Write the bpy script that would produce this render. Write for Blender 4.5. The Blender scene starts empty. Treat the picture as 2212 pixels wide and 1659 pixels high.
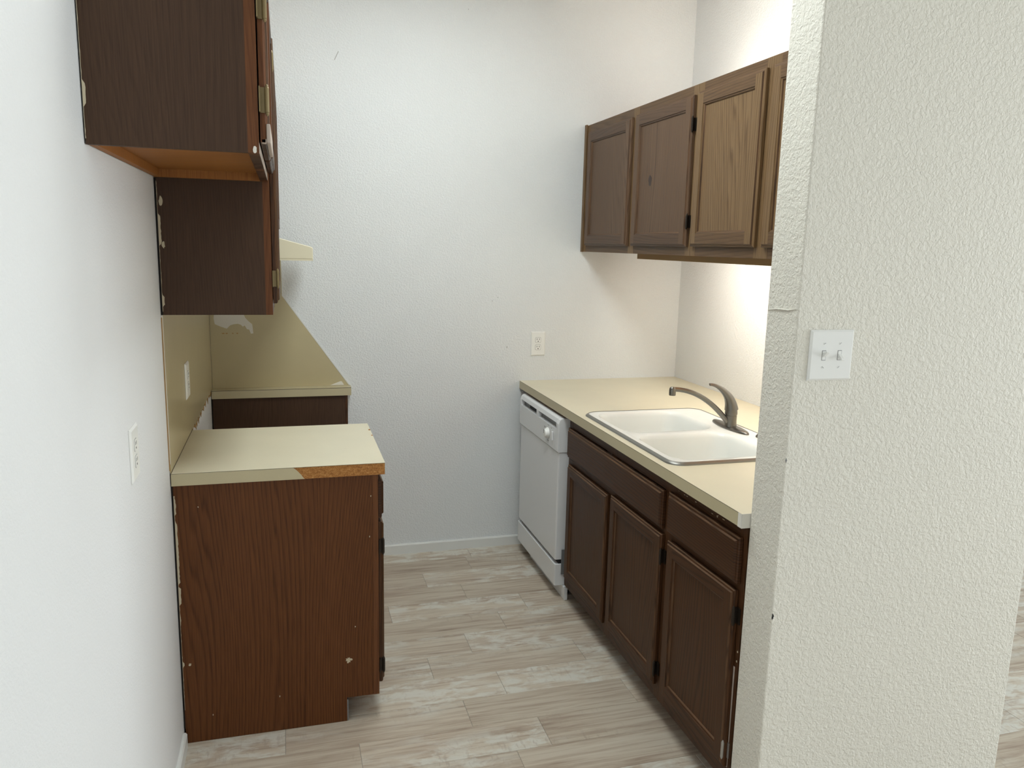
import bpy, bmesh, math, random
from mathutils import Vector, Matrix

random.seed(7)
S = bpy.context.scene
COL = S.collection

# ------------------------------------------------------------------ camera
F_PX = 1690.4
YAW, PITCH, ROLL = 0.2821, 0.1755, 0.0238
CAM = Vector((0.3556, -3.9327, 1.6226))
fw = Vector((math.sin(YAW) * math.cos(PITCH), math.cos(YAW) * math.cos(PITCH), -math.sin(PITCH)))
r0 = Vector((math.cos(YAW), -math.sin(YAW), 0))
u0 = r0.cross(fw)
rt = r0 * math.cos(ROLL) + u0 * math.sin(ROLL)
up = u0 * math.cos(ROLL) - r0 * math.sin(ROLL)
cd = bpy.data.cameras.new('camera')
cd.sensor_fit = 'HORIZONTAL'
cd.sensor_width = 36
cd.lens = F_PX * 36 / 2212
cd.clip_start = 0.05
cam = bpy.data.objects.new('camera', cd)
COL.objects.link(cam)
cam.matrix_world = Matrix(((rt.x, up.x, -fw.x, CAM.x), (rt.y, up.y, -fw.y, CAM.y), (rt.z, up.z, -fw.z, CAM.z), (0, 0, 0, 1)))
S.camera = cam

# ------------------------------------------------------------------ world, light, exposure
S.view_settings.view_transform = 'Standard'
S.view_settings.look = 'None'
S.view_settings.gamma = 1
S.view_settings.use_curve_mapping = False
S.view_settings.exposure = 0.0
w = bpy.data.worlds.new('sky')
S.world = w
w.use_nodes = True
w.node_tree.nodes['Background'].inputs[0].default_value = (0.62, 0.74, 0.9, 1)
w.node_tree.nodes['Background'].inputs[1].default_value = 1.0


def area(name, loc, target, sx, sy, power, color):
    l = bpy.data.lights.new(name, 'AREA')
    l.shape = 'RECTANGLE'
    l.size, l.size_y = sx, sy
    l.energy = power
    l.color = color
    o = bpy.data.objects.new(name, l)
    COL.objects.link(o)
    o.location = loc
    d = Vector(target) - Vector(loc)
    o.rotation_euler = d.to_track_quat('-Z', 'Y').to_euler()
    return o


LAMP_UP, LAMP_DOWN, LAMP_COL = 9.2, 10.0, (1.0, 0.95, 0.84)
ROOM_X, ROOM_Y, CEIL = 6.4, -8.0, 2.95
area('window_daylight', (ROOM_X - 0.03, -3.75, 1.25), (0, -3.75, 1.25), 2.6, 2.0, 150, (0.88, 0.95, 1.0))
area('rear_fill_light', (2.6, ROOM_Y + 0.03, 1.35), (2.6, 0, 1.35), 3.2, 1.7, 40, (0.9, 0.96, 1.0))  # unseen rear window light, added as fill from behind the camera

def orient(o, n):
    """turn a strip lamp so that it shines along n, its long side along the run of cabinets"""
    z = -n.normalized()
    y = Vector((0, 1, 0))
    x = y.cross(z)
    o.rotation_euler = Matrix(((x.x, y.x, z.x), (x.y, y.y, z.y), (x.z, y.z, z.z))).to_euler()


# ------------------------------------------------------------------ materials
def lin(c):
    return tuple(((x / 255) / 12.92 if x / 255 <= 0.04045 else ((x / 255 + 0.055) / 1.055) ** 2.4) for x in c) + (1,)


class NT:
    def __init__(s, name):
        s.m = bpy.data.materials.new(name)
        s.m.use_nodes = True
        s.t = s.m.node_tree
        s.b = s.t.nodes['Principled BSDF']

    def n(s, typ, **kw):
        x = s.t.nodes.new(typ)
        for k, v in kw.items():
            setattr(x, k, v)
        return x

    def l(s, a, b):
        s.t.links.new(a, b)

    def val(s, node, **kw):
        for k, v in kw.items():
            node.inputs[k.replace('_', ' ')].default_value = v
        return node

    def math(s, op, a, b=None, c=None):
        x = s.n('ShaderNodeMath', operation=op)
        for i, v in enumerate((a, b, c)):
            if v is None:
                continue
            if isinstance(v, (int, float)):
                x.inputs[i].default_value = v
            else:
                s.l(v, x.inputs[i])
        return x.outputs[0]

    def noise(s, vec, scale, detail=2, rough=0.5, dist=0):
        x = s.n('ShaderNodeTexNoise')
        s.val(x, Scale=scale, Detail=detail, Roughness=rough, Distortion=dist)
        s.l(vec, x.inputs['Vector'])
        return x.outputs['Fac']

    def ramp(s, fac, stops):
        x = s.n('ShaderNodeValToRGB')
        cr = x.color_ramp
        while len(cr.elements) < len(stops):
            cr.elements.new(0.5)
        for e, (p, c) in zip(cr.elements, stops):
            e.position = p
            e.color = c
        s.l(fac, x.inputs[0])
        return x.outputs['Color']

    def mix(s, fac, a, b, typ='MIX'):
        x = s.n('ShaderNodeMix', data_type='RGBA', blend_type=typ)
        for i, v in ((0, fac), (6, a), (7, b)):
            if isinstance(v, (int, float, tuple)):
                x.inputs[i].default_value = v
            else:
                s.l(v, x.inputs[i])
        return x.outputs[2]

    def bump(s, h, strength, dist):
        x = s.n('ShaderNodeBump')
        s.val(x, Strength=strength, Distance=dist)
        s.l(h, x.inputs['Height'])
        s.l(x.outputs[0], s.b.inputs['Normal'])

    def coords(s):
        return s.n('ShaderNodeTexCoord').outputs['Object']


def g(v):
    return (v, v, v, 1)


def plain(name, rgb, rough=0.5, metal=0.0, spec=0.5):
    k = NT(name)
    k.b.inputs['Base Color'].default_value = lin(rgb)
    k.b.inputs['Roughness'].default_value = rough
    k.b.inputs['Metallic'].default_value = metal
    k.b.inputs['Specular IOR Level'].default_value = spec
    return k.m


def wall_paint(name, rgb, strength, scale=75):
    k = NT(name)
    co = k.coords()
    n1 = k.noise(co, scale, 3, 0.55, 0.6)
    n2 = k.noise(co, scale * 2.7, 2, 0.5, 0.2)
    n3 = k.noise(co, 5, 2)
    r1 = k.ramp(n1, [(0.38, g(0)), (0.62, g(1))])
    h = k.math('ADD', r1, k.math('MULTIPLY', n2, 0.5))
    k.bump(h, strength, 0.0035)
    c = k.mix(k.math('MULTIPLY', n3, 0.25), lin(rgb), lin(tuple(x * 0.955 for x in rgb)))
    k.l(c, k.b.inputs['Base Color'])
    k.b.inputs['Roughness'].default_value = 0.62
    k.b.inputs['Specular IOR Level'].default_value = 0.3
    return k.m


def oak(name, light, dark, horiz=False, rough=0.42, freq=1.0, contrast=1.0, seed=0.0):
    """stained oak; grain runs along z (or along the level direction when horiz)"""
    k = NT(name)
    sp = k.n('ShaderNodeSeparateXYZ')
    k.l(k.coords(), sp.inputs[0])
    lev = k.math('ADD', sp.outputs[0], k.math('MULTIPLY', sp.outputs[1], 1.13))
    if horiz:
        a, b = sp.outputs[2], lev
    else:
        a, b = lev, sp.outputs[2]
    a = k.math('ADD', a, seed)

    def vec(sa, sb):
        c = k.n('ShaderNodeCombineXYZ')
        k.l(k.math('MULTIPLY', a, sa), c.inputs[0])
        k.l(k.math('MULTIPLY', b, sb), c.inputs[1])
        return c.outputs[0]
    big = k.noise(vec(3.2 * freq, 0.62 * freq), 1.0, 0, 0.4, 0.0)
    mid = k.noise(vec(20 * freq, 0.8 * freq), 1.0, 2, 0.5, 0.0)
    ring = k.math('ADD', k.math('MULTIPLY', a, 70 * freq), k.math('ADD', k.math('MULTIPLY', big, 18), k.math('MULTIPLY', mid, 3.0)))
    saw = k.math('FRACT', ring)
    line = k.ramp(saw, [(0.0, g(0.15)), (0.22, g(0.75)), (0.75, g(1)), (0.93, g(0.25)), (1.0, g(0.15))])
    pore = k.noise(vec(420, 9), 1.0, 2, 0.6)
    pr = k.ramp(pore, [(0.36, g(0)), (0.62, g(1))])
    tone = k.noise(vec(6, 0.5), 1.0, 2)
    f = k.math('ADD', k.math('MULTIPLY', line, 0.55 * contrast), k.math('MULTIPLY', pr, 0.3))
    f = k.math('ADD', f, k.math('MULTIPLY', tone, 0.35))
    f = k.math('SUBTRACT', f, 0.1)
    col = k.ramp(f, [(0.05, lin(dark)), (0.85, lin(light))])
    k.l(col, k.b.inputs['Base Color'])
    rr = k.math('ADD', rough - 0.06, k.math('MULTIPLY', pr, 0.12))
    k.l(rr, k.b.inputs['Roughness'])
    k.b.inputs['Specular IOR Level'].default_value = 0.22
    k.bump(k.math('ADD', pr, k.math('MULTIPLY', line, 0.4)), 0.18, 0.0006)
    return k.m


def laminate(name, rgb, rough=0.38):
    k = NT(name)
    co = k.coords()
    n = k.noise(co, 900, 2)
    n2 = k.noise(co, 6, 2)
    f = k.math('ADD', k.math('MULTIPLY', n, 0.5), k.math('MULTIPLY', n2, 0.5))
    c = k.ramp(f, [(0.3, lin(tuple(x * 0.96 for x in rgb))), (0.7, lin(rgb))])
    k.l(c, k.b.inputs['Base Color'])
    k.b.inputs['Roughness'].default_value = rough
    k.b.inputs['Specular IOR Level'].default_value = 0.45
    k.bump(n, 0.06, 0.0004)
    return k.m


def particle_board(name):
    k = NT(name)
    mp = k.n('ShaderNodeMapping')
    mp.inputs['Scale'].default_value = (1, 1, 2.4)
    k.l(k.coords(), mp.inputs[0])
    n1 = k.noise(mp.outputs[0], 260, 3, 0.7)
    n2 = k.noise(mp.outputs[0], 70, 2, 0.6)
    f = k.math('ADD', k.math('MULTIPLY', n1, 0.65), k.math('MULTIPLY', n2, 0.35))
    c = k.ramp(f, [(0.3, lin((92, 52, 22))), (0.5, lin((168, 112, 54))), (0.68, lin((206, 158, 96)))])
    k.l(c, k.b.inputs['Base Color'])
    k.b.inputs['Roughness'].default_value = 0.85
    k.bump(n1, 0.5, 0.001)
    return k.m


def plank_print(name):
    k = NT(name)
    oi = k.n('ShaderNodeObjectInfo')
    rnd = oi.outputs['Random']
    sp = k.n('ShaderNodeSeparateXYZ')
    k.l(k.coords(), sp.inputs[0])
    x = k.math('ADD', sp.outputs[0], k.math('MULTIPLY', rnd, 37.0))
    y = k.math('ADD', sp.outputs[1], k.math('MULTIPLY', rnd, 11.0))

    def vec(sx, sy):
        c = k.n('ShaderNodeCombineXYZ')
        k.l(k.math('MULTIPLY', x, sx), c.inputs[0])
        k.l(k.math('MULTIPLY', y, sy), c.inputs[1])
        return c.outputs[0]
    grain = k.noise(vec(3.0, 55), 1.0, 4, 0.62, 0.5)
    fine = k.noise(vec(14, 260), 1.0, 3, 0.6)
    wide = k.noise(vec(1.1, 12), 1.0, 2, 0.5, 0.3)
    patch = k.noise(vec(9, 22), 1.0, 4, 0.65, 0.4)
    where = k.noise(vec(2.0, 6.0), 1.0, 1)
    cross = k.noise(vec(60, 16), 1.0, 3, 0.6)
    f = k.math('ADD', k.math('MULTIPLY', grain, 0.6), k.math('ADD', k.math('MULTIPLY', wide, 0.3), k.math('MULTIPLY', fine, 0.1)))
    c = k.ramp(f, [(0.30, lin((136, 117, 100))), (0.42, lin((178, 160, 142))), (0.54, lin((202, 189, 170))), (0.72, lin((212, 202, 186)))])
    pm = k.math('MULTIPLY', k.ramp(patch, [(0.44, g(0)), (0.58, g(1))]), k.ramp(k.math('ADD', where, k.math('MULTIPLY', k.math('SUBTRACT', rnd, 0.5), 0.5)), [(0.42, g(0)), (0.6, g(0.85))]))
    c = k.mix(pm, c, lin((216, 213, 202)))
    cm = k.math('MULTIPLY', k.ramp(cross, [(0.56, g(0)), (0.68, g(0.5))]), k.ramp(where, [(0.48, g(0)), (0.66, g(1))]))
    c = k.mix(cm, c, lin((170, 153, 138)))
    tint = k.ramp(rnd, [(0, g(0.90)), (1, g(1.0))])
    c = k.mix(1.0, c, tint, 'MULTIPLY')
    k.l(c, k.b.inputs['Base Color'])
    k.b.inputs['Roughness'].default_value = 0.5
    k.b.inputs['Specular IOR Level'].default_value = 0.35
    k.bump(k.math('ADD', grain, k.math('MULTIPLY', fine, 0.5)), 0.12, 0.001)
    return k.m


def emitter(name, rgb, strength):
    k = NT(name)
    k.b.inputs['Base Color'].default_value = (0.9, 0.9, 0.9, 1)
    k.b.inputs['Emission Color'].default_value = rgb + (1,)
    k.b.inputs['Emission Strength'].default_value = strength
    return k.m


M = {}
M['wall'] = wall_paint('wall_paint_knockdown', (229, 231, 231), 0.4, 120)
M['wall_left'] = wall_paint('wall_paint_smooth', (230, 231, 231), 0.18, 150)
M['wall_warm'] = wall_paint('wall_paint_heavy', (226, 222, 210), 0.5, 95)
M['ceiling'] = plain('ceiling_paint', (232, 232, 228), 0.85)
M['trim'] = plain('trim_paint', (224, 224, 220), 0.4)
M['plank'] = plank_print('plank_print')
M['grout'] = plain('grout', (158, 150, 140), 0.9)
M['oak_v'] = oak('oak_vertical', (80, 51, 29), (37, 21, 10))
M['oak_h'] = oak('oak_horizontal', (76, 48, 28), (37, 21, 10), horiz=True)
M['oak_uv'] = oak('oak_upper_glare_vertical', (126, 100, 70), (78, 56, 34))  # paler than the base oak: daylight glare is put into the colour
M['oak_uh'] = oak('oak_upper_glare_horizontal', (112, 87, 62), (70, 50, 34), horiz=True, contrast=0.7)  # level grain, lightened for the same glare
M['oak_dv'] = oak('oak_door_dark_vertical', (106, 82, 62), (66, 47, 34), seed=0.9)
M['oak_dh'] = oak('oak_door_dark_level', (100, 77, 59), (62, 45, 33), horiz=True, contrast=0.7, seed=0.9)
M['veneer'] = oak('veneer_base', (104, 62, 30), (62, 32, 10), rough=0.45, freq=1.15, contrast=0.8, seed=0.37)
M['veneer_dark'] = oak('veneer_upper', (84, 62, 46), (60, 42, 30), rough=0.55, freq=1.3, contrast=0.35, seed=1.9)
M['orange'] = oak('raw_oak', (180, 122, 64), (132, 82, 38), rough=0.55, contrast=0.35)
M['frame_edge'] = oak('frame_edge', (118, 74, 42), (80, 46, 24), rough=0.5, contrast=0.5)
M['worn_lit_v'] = oak('oak_worn_lit_edge', (98, 71, 49), (54, 36, 23), rough=0.5)
M['worn_lit_h'] = oak('oak_worn_lit_edge_level', (106, 78, 55), (56, 37, 24), horiz=True, rough=0.5)
M['knot'] = plain('knot', (50, 32, 24), 0.5)
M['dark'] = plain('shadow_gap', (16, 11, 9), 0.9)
M['lam'] = laminate('laminate_beige', (222, 214, 188))
M['lam_shaded'] = laminate('laminate_edge_shaded', (196, 184, 150))  # same laminate as the tops, darkened to paint in the edge shade
M['lam_splash'] = laminate('laminate_splash', (190, 176, 138), 0.3)
M['seam'] = plain('kraft_seam', (52, 36, 24), 0.7)
M['pboard'] = particle_board('particle_board')
M['paper'] = plain('torn_paper', (222, 218, 208), 0.9)
M['glue'] = plain('old_glue', (168, 132, 82), 0.9)
M['flake'] = plain('paint_flake', (190, 178, 152), 0.9)
M['wear_sheen'] = plain('worn_edge_sheen', (178, 164, 152), 0.8)  # bare wear, and the reflected light painted on one frame edge
M['plastic'] = plain('white_plastic', (236, 236, 232), 0.3)
M['slot'] = plain('outlet_slot', (20, 20, 20), 0.8)
M['enamel'] = plain('white_enamel', (226, 226, 226), 0.25)
M['appl_grey'] = plain('appliance_shadow_grey', (120, 120, 120), 0.5)
M['sink'] = plain('sink_enamel', (232, 233, 228), 0.16)
M['sink_ring'] = plain('sink_ring', (138, 136, 130), 0.35, 0.7)
M['nickel'] = plain('brushed_nickel', (126, 123, 117), 0.32, 1.0)
M['bronze'] = plain('bronze_hinge', (46, 38, 30), 0.45, 0.6)
M['brass'] = plain('aged_brass', (128, 112, 78), 0.45, 0.5)
M['zinc'] = plain('zinc_hinge', (170, 168, 164), 0.4, 0.7)
M['backboard'] = plain('raw_backboard', (150, 126, 88), 0.8)
M['mark'] = plain('grey_scuff', (176, 176, 172), 0.8)
M['hood'] = plain('almond_enamel', (226, 218, 190), 0.35)
M['diffuser_warm'] = emitter('warm_diffuser', (1.0, 0.94, 0.82), 2.0)
M['diffuser'] = emitter('cool_diffuser', (0.90, 0.985, 1.0), 1.0)
M['glass'] = plain('window_glass', (210, 225, 235), 0.05)


# ------------------------------------------------------------------ mesh helpers
def finish(name, bm, mats, parent=None, smooth=False, bevel=0.0, segs=2):
    bmesh.ops.remove_doubles(bm, verts=bm.verts, dist=1e-6)
    bmesh.ops.recalc_face_normals(bm, faces=bm.faces)
    me = bpy.data.meshes.new(name)
    bm.to_mesh(me)
    bm.free()
    if not isinstance(mats, (list, tuple)):
        mats = [mats]
    for m in mats:
        me.materials.append(M[m] if isinstance(m, str) else m)
    if smooth:
        me.polygons.foreach_set('use_smooth', [True] * len(me.polygons))
    o = bpy.data.objects.new(name, me)
    COL.objects.link(o)
    if bevel:
        b = o.modifiers.new('soft_edges', 'BEVEL')
        b.width = bevel
        b.segments = segs
        b.limit_method = 'ANGLE'
        b.angle_limit = math.radians(40)
    if smooth:
        e = o.modifiers.new('split', 'EDGE_SPLIT')
        e.split_angle = math.radians(38)
    if parent:
        adopt(o, parent)
    return o


def adopt(o, parent):
    o.parent = parent
    o.matrix_parent_inverse = world_of(parent).inverted()


def world_of(o):
    m = Matrix.LocRotScale(o.location, o.rotation_euler, o.scale)
    if o.parent:
        m = world_of(o.parent) @ o.matrix_parent_inverse @ m
    return m


def bx(bm, x0, x1, y0, y1, z0, z1, mi=0):
    v = [bm.verts.new((x, y, z)) for x in (min(x0, x1), max(x0, x1)) for y in (min(y0, y1), max(y0, y1)) for z in (min(z0, z1), max(z0, z1))]
    for f in ((0, 1, 3, 2), (4, 6, 7, 5), (0, 4, 5, 1), (2, 3, 7, 6), (0, 2, 6, 4), (1, 5, 7, 3)):
        bm.faces.new([v[i] for i in f]).material_index = mi


def box(name, x0, x1, y0, y1, z0, z1, mat, parent=None, bevel=0.0):
    bm = bmesh.new()
    bx(bm, x0, x1, y0, y1, z0, z1)
    return finish(name, bm, mat, parent, bevel=bevel)


def boxes(name, lst, mat, parent=None, bevel=0.0):
    """one part made of abutting boards; each entry may carry its own material slot"""
    bm = bmesh.new()
    for e in lst:
        bx(bm, *e)
    me = bmesh.new()
    me.free()
    return finish_nodoubles(name, bm, mat, parent, bevel)


def finish_nodoubles(name, bm, mats, parent, bevel):
    me = bpy.data.meshes.new(name)
    bmesh.ops.recalc_face_normals(bm, faces=bm.faces)
    bm.to_mesh(me)
    bm.free()
    if not isinstance(mats, (list, tuple)):
        mats = [mats]
    for m in mats:
        me.materials.append(M[m])
    o = bpy.data.objects.new(name, me)
    COL.objects.link(o)
    if bevel:
        b = o.modifiers.new('soft_edges', 'BEVEL')
        b.width = bevel
        b.segments = 2
        b.limit_method = 'ANGLE'
    if parent:
        adopt(o, parent)
    return o


def prism(name, pts, axis, a, b, mat, parent=None, bevel=0.0, holes=()):
    """outline pts in the plane across axis (0: y,z  1: x,z  2: x,y), swept from a to b"""
    def P(p, t):
        return {0: (t, p[0], p[1]), 1: (p[0], t, p[1]), 2: (p[0], p[1], t)}[axis]
    bm = bmesh.new()
    for t in (a, b):
        edges = []
        for loop in (pts,) + tuple(holes):
            vs = [bm.verts.new(P(p, t)) for p in loop]
            edges += [bm.edges.new((vs[i], vs[(i + 1) % len(vs)])) for i in range(len(vs))]
        if holes:
            bmesh.ops.triangle_fill(bm, edges=edges, use_beauty=True, use_dissolve=False)
        else:
            bm.faces.new([bm.verts[-len(pts) + i] for i in range(len(pts))] if False else vs)
    for loop in (pts,) + tuple(holes):
        n = len(loop)
        A = [bm.verts.new(P(p, a)) for p in loop]
        B = [bm.verts.new(P(p, b)) for p in loop]
        for i in range(n):
            bm.faces.new((A[i], A[(i + 1) % n], B[(i + 1) % n], B[i]))
    return finish(name, bm, mat, parent, bevel=bevel)


def rrect(x0, x1, y0, y1, r, n=8):
    out = []
    for cx, cy, a0 in ((x1 - r, y1 - r, 0), (x0 + r, y1 - r, 90), (x0 + r, y0 + r, 180), (x1 - r, y0 + r, 270)):
        for i in range(n + 1):
            a = math.radians(a0 + 90 * i / n)
            out.append((cx + r * math.cos(a), cy + r * math.sin(a)))
    return out


def tube(bm, path, radii, seg=16, flat=1.0, cap=True):
    """sweep an ellipse along path (list of Vectors)"""
    rings = []
    n = len(path)
    side = None
    for i, p in enumerate(path):
        t = (path[min(i + 1, n - 1)] - path[max(i - 1, 0)]).normalized()
        if side is None:
            side = t.cross(Vector((0, 0, 1)))
            if side.length < 1e-3:
                side = Vector((0, 1, 0))
        side = (side - t * side.dot(t)).normalized()
        nrm = t.cross(side).normalized()
        r = radii[i]
        ra, rb = r if isinstance(r, tuple) else (r, r * flat)
        rings.append([bm.verts.new(p + side * ra * math.cos(2 * math.pi * k / seg) + nrm * rb * math.sin(2 * math.pi * k / seg)) for k in range(seg)])
    for A, B in zip(rings, rings[1:]):
        for k in range(seg):
            bm.faces.new((A[k], A[(k + 1) % seg], B[(k + 1) % seg], B[k]))
    if cap:
        bm.faces.new(rings[0])
        bm.faces.new(rings[-1])


def lathe(bm, prof, c, seg=24, axis='z', sx=1.0, sy=1.0):
    """prof: (radius, height) pairs round c; axis z, x or y"""
    rings = []
    for r, h in prof:
        ring = []
        for k in range(seg):
            a = 2 * math.pi * k / seg
            u, v = r * math.cos(a) * sx, r * math.sin(a) * sy
            d = {'z': (u, v, h), 'x': (h, u, v), 'y': (u, h, v)}[axis]
            ring.append(bm.verts.new(Vector(c) + Vector(d)))
        rings.append(ring)
    for A, B in zip(rings, rings[1:]):
        for k in range(seg):
            bm.faces.new((A[k], A[(k + 1) % seg], B[(k + 1) % seg], B[k]))
    bm.faces.new(rings[0])
    bm.faces.new(rings[-1])


def blob(name, c, axis, a, b, thick, mat, parent, jag=0.35, n=14, t0=0.0):
    """small irregular flake lying on a face; axis is the face normal, c the centre, sign of thick the side it stands on"""
    rnd = random.Random(round(c[0] * 1e4 + c[1] * 331 + c[2] * 77))
    pts = []
    for i in range(n):
        t = 2 * math.pi * i / n
        r = 1 - jag * rnd.random()
        pts.append((a * r * math.cos(t), b * r * math.sin(t)))
    o1, o2 = [k for k in range(3) if k != axis]
    pts = [(c[o1] + p[0], c[o2] + p[1]) for p in pts]
    return prism(name, pts, axis, c[axis], c[axis] + thick, mat, parent)


def thing(name, label, cat, loc, group=None):
    o = bpy.data.objects.new(name, None)
    o.empty_display_size = 0.05
    COL.objects.link(o)
    o.location = loc
    return tag(o, label, cat, group)


def tag(o, label, cat, group=None):
    o['label'] = label
    o['category'] = cat
    if group:
        o['group'] = group
    return o


def struct(o, label=None, cat=None):
    o['kind'] = 'structure'
    if label:
        o['label'] = label
        o['category'] = cat
    return o


# ------------------------------------------------------------------ room dimensions
W = 2.449                     # wall behind the sink
XS, YS, YSF, XE = 1.562, -2.277, -2.148, 2.405     # the short wall with the light switch
H = 0.914                     # counter height
CT = 0.040
YN, YF, YR = -1.446, -0.868, -0.066
DL = 0.651                    # depth of the worktop beside the range gap
XC = 1.537                    # front edge of the sink worktop

# ------------------------------------------------------------------ structure
floor = struct(box('floor', 0, ROOM_X, ROOM_Y, 0.0, -0.12, -0.0015, 'grout'), 'pale greige wood-look plank floor', 'floor')
PW, PL = 0.1605, 0.615
joint = {0: 1.225, 1: 0.97, 2: 1.129, 3: 1.375, 4: 1.23, 5: 1.04, 6: 1.47, 7: 1.097, 8: 0.93, 9: 0.547, 10: 1.04, 11: 0.985}
meshes = {}


def plank_mesh(L, Wd):
    key = (round(L, 3), round(Wd, 3))
    if key not in meshes:
        bm = bmesh.new()
        bx(bm, -L / 2 + 0.0008, L / 2 - 0.0008, -Wd / 2 + 0.0006, Wd / 2 - 0.0006, -0.008, 0)
        bmesh.ops.bevel(bm, geom=[e for e in bm.edges if all(v.co.z > -0.001 for v in e.verts)], offset=0.0009, segments=1, affect='EDGES')
        bmesh.ops.recalc_face_normals(bm, faces=bm.faces)
        me = bpy.data.meshes.new('plank')
        bm.to_mesh(me)
        bm.free()
        me.materials.append(M['plank'])
        meshes[key] = me
    return meshes[key]


def lay_plank(x0, x1, y0, y1):
    o = bpy.data.objects.new('plank', plank_mesh(x1 - x0, y1 - y0))
    COL.objects.link(o)
    o.location = ((x0 + x1) / 2, (y0 + y1) / 2, 0)
    o.parent = floor


for k in range(-1, 21):
    ya, yb = min(-0.002, -0.125 - PW * k), -0.125 - PW * (k + 1)
    j0 = joint.get(k, 0.3 + (k * 0.271) % PL)
    x = j0 - PL * math.ceil(j0 / PL)
    while x < 4.3:
        x0, x1 = max(0.002, x), x + PL
        if x1 - x0 > 0.02 and not (x0 > 1.66 and x1 < W and yb > YS):
            lay_plank(x0, x1, yb, ya)
        x += PL
# the rest of the floor, behind the camera and out of the picture: same tiles, joined
bm = bmesh.new()
yend = -0.125 - PW * 21
y = yend
r = 0
while y > ROOM_Y + 0.05:
    x = -((r * 0.271) % PL)
    while x < ROOM_X:
        bx(bm, max(0.002, x) + 0.001, min(x + PL, ROOM_X) - 0.001, y - PW + 0.001, y - 0.001, -0.008, 0)
        x += PL
    y -= PW
    r += 1
y = -0.125
while y > yend + 0.01:
    x = 4.3 + 0.615
    while x < ROOM_X:
        bx(bm, x + 0.001, min(x + PL, ROOM_X) - 0.001, y - PW + 0.001, y - 0.001, -0.008, 0)
        x += PL
    y -= PW
o = finish_nodoubles('planks_beyond_view', bm, 'plank', floor, 0)
o['kind'] = 'stuff'

struct(box('wall_left', -0.12, 0, ROOM_Y, 0.12, -0.12, CEIL, 'wall_left'), 'smooth white side wall beside the cabinet run', 'wall')
wb = struct(box('wall_back', 0, ROOM_X, 0, 0.12, -0.12, CEIL, 'wall'), 'textured white end wall of the kitchen', 'wall')
struct(box('wall_right', W, W + 0.09, -2.13, 0, -0.0015, CEIL, 'wall'), 'bright textured wall behind the sink', 'wall')
wf = struct(prism('wall_front', [(XS, YS), (XE, YS), (XE, -2.2), (W + 0.012, -2.2), (W + 0.012, -2.13), (W, -2.13), (W, YSF), (XS, YSF)], 2, -0.0015, CEIL, 'wall_warm', bevel=0.004),
       'short textured cream wall holding the light switch', 'wall')
wy0, wy1, wz0, wz1 = -5.1, -2.4, 0.22, 2.28
bm = bmesh.new()
for e in ((ROOM_X, ROOM_X + 0.12, ROOM_Y, wy0, -0.12, CEIL), (ROOM_X, ROOM_X + 0.12, wy1, 0.12, -0.12, CEIL), (ROOM_X, ROOM_X + 0.12, wy0, wy1, -0.12, wz0), (ROOM_X, ROOM_X + 0.12, wy0, wy1, wz1, CEIL)):
    bx(bm, *e)
struct(finish('wall_far_right', bm, 'wall'))
rx0, rx1, rz0, rz1 = 0.95, 4.25, 0.48, 2.22
bm = bmesh.new()
for e in ((-0.12, rx0, ROOM_Y - 0.12, ROOM_Y, -0.12, CEIL), (rx1, ROOM_X + 0.12, ROOM_Y - 0.12, ROOM_Y, -0.12, CEIL), (rx0, rx1, ROOM_Y - 0.12, ROOM_Y, -0.12, rz0), (rx0, rx1, ROOM_Y - 0.12, ROOM_Y, rz1, CEIL)):
    bx(bm, *e)
struct(finish('wall_rear', bm, 'wall'))
struct(box('ceiling', -0.12, ROOM_X + 0.12, ROOM_Y - 0.12, 0.12, CEIL, CEIL + 0.1, 'ceiling'))
for i, (a0, a1, z0, z1, ax) in enumerate(((wy0, wy1, wz0, wz1, 0), (rx0, rx1, rz0, rz1, 1))):
    t = bpy.data.objects.new('window_%d' % (i + 1), None)
    COL.objects.link(t)
    t['kind'] = 'structure'
    mid = (a0 + a1) / 2
    if ax == 0:
        t.location = (ROOM_X + 0.06, mid, z0)
        rc = lambda p, q, c, d, e, f: (ROOM_X + e, ROOM_X + f, p, q, c, d)
    else:
        t.location = (mid, ROOM_Y - 0.06, z0)
        rc = lambda p, q, c, d, e, f: (p, q, ROOM_Y - f, ROOM_Y - e, c, d)
    boxes('window_frame', [rc(a0, a0 + 0.05, z0, z1, 0.04, 0.1), rc(a1 - 0.05, a1, z0, z1, 0.04, 0.1), rc(mid - 0.025, mid + 0.025, z0, z1, 0.04, 0.1),
                           rc(a0, a1, z0, z0 + 0.05, 0.04, 0.1), rc(a0, a1, z1 - 0.05, z1, 0.04, 0.1)], 'trim', t)
    box('window_pane', *rc(a0 + 0.05, mid - 0.025, z0 + 0.05, z1 - 0.05, 0.065, 0.071), 'glass', t)
    box('window_pane', *rc(mid + 0.025, a1 - 0.05, z0 + 0.05, z1 - 0.05, 0.065, 0.071), 'glass', t)

struct(prism('baseboard_back', [(-0.012, 0), (0, 0), (0, 0.053), (-0.008, 0.053), (-0.012, 0.047)], 0, 0.645, 1.565, 'trim'), 'white baseboard along the end wall', 'baseboard')
struct(prism('baseboard_left', [(0, 0), (0.012, 0), (0.012, 0.047), (0.008, 0.053), (0, 0.053)], 1, ROOM_Y, YN - 0.012, 'trim'), 'white baseboard along the side wall', 'baseboard')


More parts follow.
